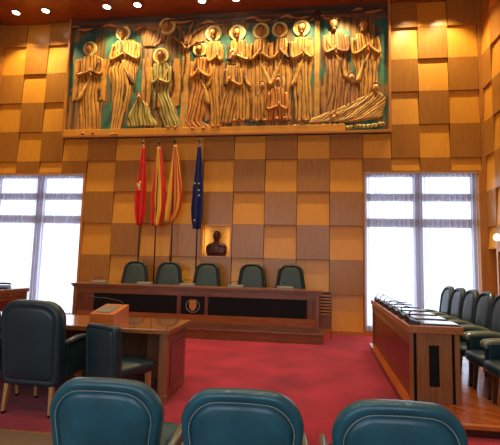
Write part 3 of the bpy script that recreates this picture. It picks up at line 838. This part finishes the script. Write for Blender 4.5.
def stars(c, x):
    for sx, sz in ((-.05, 3.06), (.05, 2.9), (.06, 2.78), (-.03, 2.22), (.045, 3.05)):
        bm = bmesh.new(); pts = []
        for k in range(10):
            a = PI/2+k*PI/5; r = .028 if k % 2 == 0 else .012; pts.append((sx+r*math.cos(a), sz+r*math.sin(a)))
        loft(bm, [[(a, -.088, b) for a, b in pts], [(a, -.096, b) for a, b in pts]])
        link('star', bm, M['star'], c)
flag(-3.76, 4.23, [(4.13, -3.77, -3.70), (3.6, -3.80, -3.65), (3.2, -3.85, -3.61), (2.95, -3.88, -3.60), (2.66, -3.86, -3.60), (2.42, -3.82, -3.64), (2.34, -3.79, -3.68)], m1, 'red flag with a small pale emblem hanging furled, leftmost of the flags', lion, 2, .4)
flag(-3.37, 4.21, [(4.12, -3.40, -3.31), (3.6, -3.43, -3.22), (3.2, -3.46, -3.16), (2.95, -3.49, -3.14), (2.7, -3.47, -3.15), (2.45, -3.47, -3.21), (2.34, -3.43, -3.25)], m2, 'red and yellow flag with a broad yellow middle band, second from left', None, 1.5, 1.2)
flag(-2.98, 4.25, [(4.16, -3.00, -2.93), (3.6, -3.04, -2.83), (3.2, -3.08, -2.77), (2.95, -3.10, -2.75), (2.75, -3.12, -2.77), (2.5, -3.13, -2.86), (2.42, -3.13, -2.95)], m3, 'yellow flag with narrow red stripes hanging beside the red and yellow one', None, 1.5, 0)
flag(-2.40, 4.25, [(4.13, -2.43, -2.35), (3.6, -2.46, -2.30), (3.1, -2.51, -2.26), (2.7, -2.53, -2.25), (2.45, -2.51, -2.26), (2.28, -2.47, -2.30)], m4, 'dark blue flag with yellow stars, rightmost and standing apart', stars, 2, 2)

# ------------------------------------------------------------------ chairs
def rrect(w0, w1, h, r, crown, inset=0, n=8):
    """rounded-top outline (x, z): width w0 at the foot, w1 at the top"""
    pts = []
    W, Hh = 1-0, h
    def wid(z): return (w0+(w1-w0)*min(1, z/(h*(1 if w0 > w1 else .7))))/2
    hw = w1/2
    rb = min(.05, r)
    def arc(cx, cz, rr, a0, a1, k): return [(cx+rr*math.cos(math.radians(a0+(a1-a0)*i/k)), cz+rr*math.sin(math.radians(a0+(a1-a0)*i/k))) for i in range(k+1)]
    a = []
    a += arc(hw-rb, rb, rb, -90, 0, 4)
    for i in range(1, 6): a.append((hw, rb+(h-r-rb)*i/6))
    a += arc(hw-r, h-r, r, 0, 90, n)
    for i in range(1, 6): a.append(((hw-r)*(1-i/3), h))
    a += arc(-(hw-r), h-r, r, 90, 180, n)
    for i in range(1, 6): a.append((-hw, (h-r)-(h-r-rb)*i/6))
    a += arc(-(hw-rb), rb, rb, 180, 270, 4)
    out = []
    for x, z in a:
        sc = wid(z)/hw; x2 = x*sc; z2 = z+crown*(1-(x/hw)**2)*(z/h)**3
        cx, cz = 0, h*.5
        kx = max(0, 1-2*inset/(w1)); kz = max(0, 1-2*inset/h)
        out.append((x2*kx, cz+(z2-cz)*kz))
    return out
def backrest(parent, w0, w1, h, r, crown, z0, y0, lean, thick, outer, inner, bow=.03, stitch=True, border=.055, rel=1.0):
    """padded back: rolled rim, sunk seam and a cushioned field on both faces; y0 is the rear plane, the seat is at +y"""
    t = thing('backrest', None, None, (0, y0, z0)); t.parent = parent
    t2 = t
    def P(l, d):
        return [(x, d-bow*(1-(2*x/w1)**2)-lean*z, z) for x, z in l]
    g = .006
    prof = [(-1, border+.02, -.004), (-1, border, -.008), (-1, border-.008, .004), (-1, border*.75, -.006), (-1, border*.3, -.002), (0, .004, .02)]
    bm = bmesh.new(); loops = []
    R = lambda i: rrect(w0, w1, h, r, crown, i)
    seq = [(border, -.008+.016*rel), (border*.8, -.010+.002*rel), (border*.45, -.012), (border*.15, -.002), (0, .02), (0, thick-.02), (border*.15, thick+.004), (border*.45, thick+.014), (border*.8, thick+.010), (border, thick-.006)]
    loft(bm, [P(R(i), d) for i, d in seq], cap0=True, cap1=True)
    rim = link('backrest', bm, outer, None, smooth=True, angle=60)
    bpy.data.objects.remove(t)
    rim.name = 'backrest'; rim.parent = parent; rim.location = (0, y0, z0)
    for nm, s in (('rear_panel', -1), ('front_panel', 1)):
        bm = bmesh.new(); sq = [(border, -.007+.019*rel), (border+.004, -.009+.007*rel), (border+.03, -.011), (border+.1, -.018), (border+.16, -.02)] if s < 0 else [(border, thick-.01), (border+.004, thick+.002), (border+.03, thick+.012), (border+.1, thick+.022), (border+.16, thick+.026)]
        sq = [q for q in sq if q[0] < min(w0, h)*.47]
        loft(bm, [P(R(i), d) for i, d in sq], cap0=False)
        link(nm, bm, inner, rim, smooth=True)
    if stitch:
        bm = bmesh.new()
        loop = [p for p in P(R(border-.004), -.011)]
        pts = loop[6:-6] if len(loop) > 12 else loop
        # dashes of thread
        pts = [Vector(p) for p in pts]
        seg = []
        for a, b in zip(pts, pts[1:]):
            L_ = (b-a).length; n = max(1, round(L_/.014))
            for k in range(n):
                seg.append((a.lerp(b, (k+.12)/n), a.lerp(b, (k+.82)/n)))
        for a, b in seg: tube(bm, [a, b], .0022, 5)
        link('stitching', bm, M['stitch'], rim)
    return rim
def cushion(parent, w, d, z, th, m, y0, name='seat'):
    bm = bmesh.new()
    def L_(i, z_): 
        return [(x, y0+d/2+(y-d/2), z_) for x, y in [(p[0], p[1]) for p in rrect(w*.94, w, d, .07, .02, i, 6)]]
    loft(bm, [L_(.02, z), L_(.002, z+.02), L_(0, z+th*.6), L_(.012, z+th*.85), L_(.05, z+th*.98), L_(.14, z+th*1.06)])
    return link(name, bm, m, parent, smooth=True, angle=50)
def arms(parent, x, y0, y1, z, zs, m, wm, flare=.03, pad=.03, wood=False):
    for s in (-1, 1):
        bm = bmesh.new()
        path = bez([(s*(x-.03), y0+.02, z-.02), (s*(x+flare), y0+.08, z+.005), (s*(x+flare), (y0+y1)/2, z+.02), (s*(x+flare*.6), y1, z-.0), (s*(x+flare*.3), y1+.02, z-.05)], 7)
        n = len(path); tube(bm, path, [pad*(.75+.35*math.sin(PI*min(1, k/(n-1)*1.1))) for k in range(n)], 12)
        a = link('armrest', bm, wm if wood else m, parent, smooth=True)
        bm = bmesh.new()
        xa = s*(x+flare*.35); box(bm, min(xa-.018, xa+.018), max(xa-.018, xa+.018), y0+.06, y1, zs, z, .012)
        link('side_panel', bm, m, a)
def legs(parent, xs, yf, yb, z, m, foot=True):
    for sx in (-1, 1):
        for y, k in ((yf, .02), (yb, -.03)):
            bm = bmesh.new(); x = sx*xs
            def sq(cx, cy, zz, r): return [(cx-r, cy-r, zz), (cx+r, cy-r, zz), (cx+r, cy+r, zz), (cx-r, cy+r, zz)]
            loft(bm, [sq(x+sx*.01, y+k, .0+.02, .014), sq(x, y, z, .024)])
            l = link('leg', bm, m, parent)
            if foot:
                bm = bmesh.new(); tube(bm, [(x+sx*.01, y+k, 0), (x+sx*.01, y+k, .024)], [.019, .019], 10); link('caster', bm, M['black'], l)

def low_chair(label, loc, rz, group, arm=True):
    t = thing('armchair' if arm else 'side_chair', label, 'chair', loc, rz, group)
    backrest(t, .50, .59, .505, .15, .03, .335, -.04, .12, .07, M['leather'], M['leather'], border=.05)
    cushion(t, .54, .52, .33, .13, M['leather'], 0)
    if arm: arms(t, .28, -.02, .42, .49, .36, M['leather'], M['fabric_arm'], wood=True, flare=.03, pad=.02)
    legs(t, .21, .44, .06, .335, M['beech'])
    return t
near = [(-.985, 2.09, 'teal leather chair back at the bottom of the picture, left of the four near chairs'),
        (-.285, 2.06, 'teal leather chair back at the bottom centre, second of the near chairs'),
        (.43, 2.04, 'teal leather chair back at the bottom right, in front of the platform edge'),
        (1.19, 2.0, 'near teal chair cut off by the bottom right corner of the picture')]
c0 = None
for x, y, lab in near:
    if c0 is None: c0 = c = low_chair(lab, (x, y, .012), math.radians(2), 'near chairs along the bottom of the picture')
    else: c = copy_tree(c0); c.location = (x, y, .012)
    c['label'] = lab

def tall_chair(label, loc, rz, group):
    t = thing('high_back_armchair', label, 'chair', loc, rz, group)
    backrest(t, .60, .64, .79, .15, .025, .26, -.06, .10, .10, M['leather_dark'], M['leather_dark'], border=.06, stitch=False, rel=.45)
    cushion(t, .56, .52, .33, .15, M['leather_dark'], .02)
    arms(t, .285, -.02, .44, .66, .34, M['leather_dark'], M['leather_dark'], flare=.015, pad=.03)
    legs(t, .235, .36, -.05, .335, M['beech'])
    return t
a = tall_chair('large dark teal leather armchair seen from behind at the left of the front table', (-2.575, 3.76, 0), math.radians(-2), 'high armchairs at the front table')
b = copy_tree(a); b.location = (-3.30, 3.80, 0); b['label'] = 'dark armchair at the left edge of the picture, mostly cut off'

c = thing('side_chair', 'dark teal armless chair turned right at the front table, below the lectern box', 'chair', (-1.875, 3.79, 0), math.radians(-24))
backrest(c, .43, .43, .605, .04, .008, .25, -.04, .06, .07, M['leather_dark'], M['leather_dark'], border=.04, stitch=False, bow=.01, rel=.3)
cushion(c, .43, .48, .36, .11, M['leather_dark'], 0)
legs(c, .17, .40, .04, .365, M['beech'])

def dais_chair(label, loc, rz):
    t = thing('council_chair', label, 'chair', loc, rz, 'council chairs on the dais')
    backrest(t, .76, .50, .86, .14, .025, .40, -.04, .08, .06, M['leather_rim'], M['leather_green'], border=.05, stitch=False, bow=.02)
    cushion(t, .52, .36, .38, .12, M['leather_green'], 0)
    arms(t, .265, -.03, .27, .62, .40, M['leather_rim'], M['leather_rim'], flare=.015, pad=.02)
    legs(t, .2, .28, .02, .385, M['darkwood'])
    return t
dl = ['dark green council chair at the left end of the dais', 'dark green council chair second from left on the dais, under the red flags', 'dark green council chair in the middle of the dais, below the bronze bust', 'dark green council chair second from right on the dais', 'dark green council chair at the right end of the dais']
d0 = None
for i, x in enumerate([-3.72, -2.94, -2.08, -1.09, -.265]):
    loc = (x, 8.66, .195)
    if d0 is None: d0 = c = dais_chair(dl[0], loc, PI)
    else: c = copy_tree(d0); c.location = loc
    c['label'] = dl[i]

def row_chair(label, loc, rz):
    t = thing('delegate_chair', label, 'chair', loc, rz, 'chairs behind the right side desk')
    backrest(t, .46, .475, .675, .17, .03, .37, -.03, .14, .055, M['leather_dark'], M['leather_dark'], border=.045, stitch=False)
    cushion(t, .44, .46, .33, .12, M['leather_dark'], .02)
    arms(t, .195, -.02, .42, .60, .34, M['leather_dark'], M['fabric_arm'], flare=.01, pad=.028, wood=True)
    legs(t, .17, .36, .04, .335, M['darkwood'])
    return t
ords = ['nearest the camera', 'second from the near end', 'third from the near end', 'in the middle of the row', 'third from the window end', 'second from the window end', 'at the window end']
r0 = None
for i in range(7):
    loc = (2.35+.005*i, 4.45+.498*i, .1)
    if r0 is None: r0 = c = row_chair('', loc, math.radians(90))
    else: c = copy_tree(r0); c.location = loc
    c['label'] = 'dark leather chair behind the right side desk, %s' % ords[i]

# ------------------------------------------------------------------ front table
t = thing('front_table', 'long polished wooden table in front of the chairs at left, facing the dais', 'table', (-2.8, 4.55, 0))
of = (-2.8, 4.55, 0)
part('tabletop', t, of, M['orange_wood'], (-4.6, -1.37, 4.16, 4.97, .715, .765), bev=.008)
part('corner_post', t, of, M['walnut'], (-1.49, -1.41, 4.2, 4.26, .09, .715), (-1.505, -1.395, 4.185, 4.275, 0, .09), bev=.004)
e = part('end_panel', t, of, M['mahogany_v'], (-1.46, -1.415, 4.26, 4.93, .0, .715))
part('end_panel_inset', e, (0, 0, 0), M['inset_wood'], (-1.415-of[0], -1.409-of[0], 4.36-of[1], 4.84-of[1], .12, .60))
bm = bmesh.new()
x = -4.55
while x < -1.48: box(bm, x-of[0], x+.036-of[0], 4.86-of[1], 4.9-of[1], .0, .715, .006); x += .038
link('modesty_panel', bm, M['ribbed'], t)
part('inner_panel', t, of, M['walnut'], (-1.85, -1.62, 4.78, 4.86, .1, .70)); part('end_panel', t, of, M['mahogany_v'], (-4.55, -4.5, 4.26, 4.86, 0, .715))

t = thing('lectern_box', 'small orange wooden lectern box with a gooseneck microphone on the front table', 'lectern', (-2.21, 4.34, .765), math.radians(-2))
bm = bmesh.new()
loft(bm, [[(-.155, 0, 0), (.135, 0, 0), (.135, .36, 0), (-.155, .36, 0)], [(-.155, 0, .11), (.135, 0, .11), (.135, .36, .185), (-.155, .36, .185)]])
link('case', bm, M['box_wood'], t)
bm = bmesh.new(); loft(bm, [[(-.12, .05, .1194), (.06, .05, .1194), (.06, .27, .1653), (-.12, .27, .1653)], [(-.12, .05, .128), (.06, .05, .128), (.06, .27, .174), (-.12, .27, .174)]]); link('reading_plate', bm, M['greyplastic'], t)
bm = bmesh.new(); tube(bm, bez([(.07, .33, .175), (.055, .33, .215), (-.03, .33, .235), (-.14, .31, .255), (-.30, .29, .262)], 8), .006, 8); g = link('gooseneck', bm, M['blackplastic'], t, smooth=True)
bm = bmesh.new(); tube(bm, [(-.30, .29, .262), (-.34, .285, .262)], .011, 10); link('microphone_head', bm, M['blackplastic'], g, smooth=True)

# ------------------------------------------------------------------ side desks
def side_desk(name, label, loc, sk, L_, mir=1):
    t = thing(name, label, 'desk', loc)
    def skew(bm):
        for v in bm.verts: v.co.x += sk*v.co.y
    # local: x across (0 = aisle side), y along from the near end, z up
    def q(nm, m, *bs, bev=.004, par=t):
        bm = bmesh.new()
        for b in bs:
            x0, x1 = sorted((b[0]*mir, b[1]*mir)); box(bm, x0, x1, b[2], b[3], b[4], b[5], bev)
        skew(bm); return link(nm, bm, m, par)
    q('worktop', M['mahogany'] if mir < 0 else M['walnut_top'], (-.02, .52, -.03, L_+.03, .70, .775), bev=.008)
    e = q('end_panel', M['walnut'], (.0, .035, 0, .05, 0, .70), (.065, .41, 0, .05, 0, .70), (.44, .49, 0, .05, 0, .70))
    q('black_reveal', M['blackinset'], (.035, .065, .012, .05, .005, .70), (.41, .44, .012, .05, .005, .70), bev=0)
    q('inset', M['blackinset'], (.185, .285, -.004, .01, .17, .58), bev=0, par=e)
    q('end_panel', M['walnut'], (.0, .49, L_-.05, L_, 0, .70))
    q('front_panel', M['dark_mahogany'], (.03, .055, .05, L_-.05, .0, .56), bev=.002)
    q('front_rail', M['mahogany'], (.01, .05, .05, L_-.05, .56, .70), bev=.003)
    bm = bmesh.new(); n = int(L_/.07)
    for k in range(n):
        y = .03+k*.07; x0, x1 = sorted((-.012*mir, .012*mir)); box(bm, x0, x1, y, y+.042, .635, .695, .006)
    skew(bm); link('carved_moulding', bm, M['walnut'], t)
    return t
M['walnut_top'] = wood('walnut_top', (176,112,66), (140,82,44), 'Y', .3, .5, .05)
SK = .044; RZ = -math.atan(SK)
rd = side_desk('side_desk', 'long side desk on the right platform with a black inset in its near end', (1.105, 4.49, .1), SK, 3.2)
side_desk('side_desk', 'dark side desk at the left edge of the picture in front of the left window', (-5.55, 4.49, .1), 0, 3.18, -1)

def place(base, rz, x, y, z):
    return (base[0]+x+SK*y, base[1]+y, z)
pad0 = mic0 = None
pl = ['nearest the camera', 'second from the near end', 'third from the near end', 'in the middle of the row', 'third from the far end', 'second from the far end', 'at the far end']
for i in range(7):
    p = place((1.105, 4.49), RZ, .33, .2+.45*i, .875)
    if pad0 is None:
        pad0 = t = thing('desk_pad', '', 'desk pad', p, RZ)
        boxo('blotter', -.19, .19, -.15, .15, 0, .012, M['blackplastic'], t, bev=.003)
        bm = bmesh.new(); box(bm, -.165, .175, -.125, .125, .012, .018); link('paper_sheet', bm, M['paper'], t)
    else:
        t = copy_tree(pad0); t.location = p
    tag(t, 'white paper on black pad, right side desk, %s' % pl[i], 'desk pad', 'desk pads on the right side desk')
    p = place((1.105, 4.49), RZ, .065, .2+.45*i, .875)
    if mic0 is None:
        mic0 = t = thing('conference_unit', '', 'microphone', p, RZ)
        bm = bmesh.new()
        loft(bm, [[(-.055, -.15, 0), (.06, -.15, 0), (.06, .12, 0), (-.055, .12, 0)], [(-.045, -.14, .05), (.05, -.14, .03), (.05, .11, .03), (-.045, .11, .085)]]); link('base', bm, M['blackplastic'], t)
        bm = bmesh.new(); tube(bm, bez([(-.01, .06, .06), (-.015, .06, .10), (.03, .03, .13), (.1, 0, .12)], 5), .006, 7); link('gooseneck', bm, M['blackplastic'], t, smooth=True)
    else:
        t = copy_tree(mic0); t.location = p
    tag(t, 'black microphone unit, aisle edge of right desk, %s' % pl[i], 'microphone', 'black microphone units on the right side desk')
for x, y, lab in ((-5.75, 7.25, 'black telephone on the left side desk near its window end'), (-5.72, 6.72, 'black telephone on the left side desk, cut by the left picture edge')):
    t = thing('telephone', lab, 'telephone', (x, y, .875), math.radians(20), 'black telephones on the left side desk')
    bm = bmesh.new(); loft(bm, [[(-.1, -.1, 0), (.1, -.1, 0), (.1, .1, 0), (-.1, .1, 0)], [(-.09, -.09, .03), (.09, -.09, .03), (.09, .09, .07), (-.09, .09, .07)]]); link('base', bm, M['blackplastic'], t)
    bm = bmesh.new(); tube(bm, bez([(-.12, 0, .085), (-.1, 0, .1), (0, 0, .105), (.1, 0, .1), (.12, 0, .085)], 4), .018, 8); link('handset', bm, M['blackplastic'], t, smooth=True)

# ------------------------------------------------------------------ daylight, camera
w = bpy.data.worlds.new('World'); S.world = w; w.use_nodes = True
nt = w.node_tree; nt.nodes.clear()
bg = nt.nodes.new('ShaderNodeBackground'); bg.inputs[0].default_value = (.82, .9, 1, 1); bg.inputs[1].default_value = WORLD
nt.links.new(bg.outputs[0], nt.nodes.new('ShaderNodeOutputWorld').inputs[0])
def portal(x0, x1, y, z0, z1, rx):
    ld = bpy.data.lights.new('window_portal', 'AREA'); ld.shape = 'RECTANGLE'; ld.size = x1-x0; ld.size_y = z1-z0
    ld.cycles.is_portal = True
    lo = bpy.data.objects.new('window_portal', ld); COL.objects.link(lo); lo.location = ((x0+x1)/2, y, (z0+z1)/2); lo.rotation_euler = (rx, 0, 0)
portal(XL+.07, -5.345, D+.33, WB, WT, math.radians(-90)); portal(1.335, XR-.14, D+.33, WB, WT, math.radians(-90))
for a, b in wx: portal(a, b, YR-.31, .9, 4.4, math.radians(90))  # portals of the added rear openings

cd = bpy.data.cameras.new('camera'); cam = bpy.data.objects.new('camera', cd); COL.objects.link(cam); S.camera = cam
cd.sensor_width = 36; cd.sensor_fit = 'HORIZONTAL'; cd.lens = 405.05/500*36; cd.clip_start = .05
rt = Vector((0.99122772, 0.12992272, 0.02424259)); up = Vector((-0.01070209, -0.1039212, 0.99452795)); fwd = Vector((-0.1317311, 0.98606312, 0.10161912))
mw = Matrix.Identity(4)
for i in range(3): mw[i][0] = rt[i]; mw[i][1] = up[i]; mw[i][2] = -fwd[i]
mw[2][3] = 1.4705; cam.matrix_world = mw

S.view_settings.view_transform = 'Standard'; S.view_settings.look = 'None'
S.view_settings.exposure = EXPO; S.view_settings.gamma = 1; S.view_settings.use_curve_mapping = False
S.cycles.max_bounces = 8; S.cycles.transparent_max_bounces = 16; S.cycles.sample_clamp_indirect = 4; S.cycles.use_denoising = True
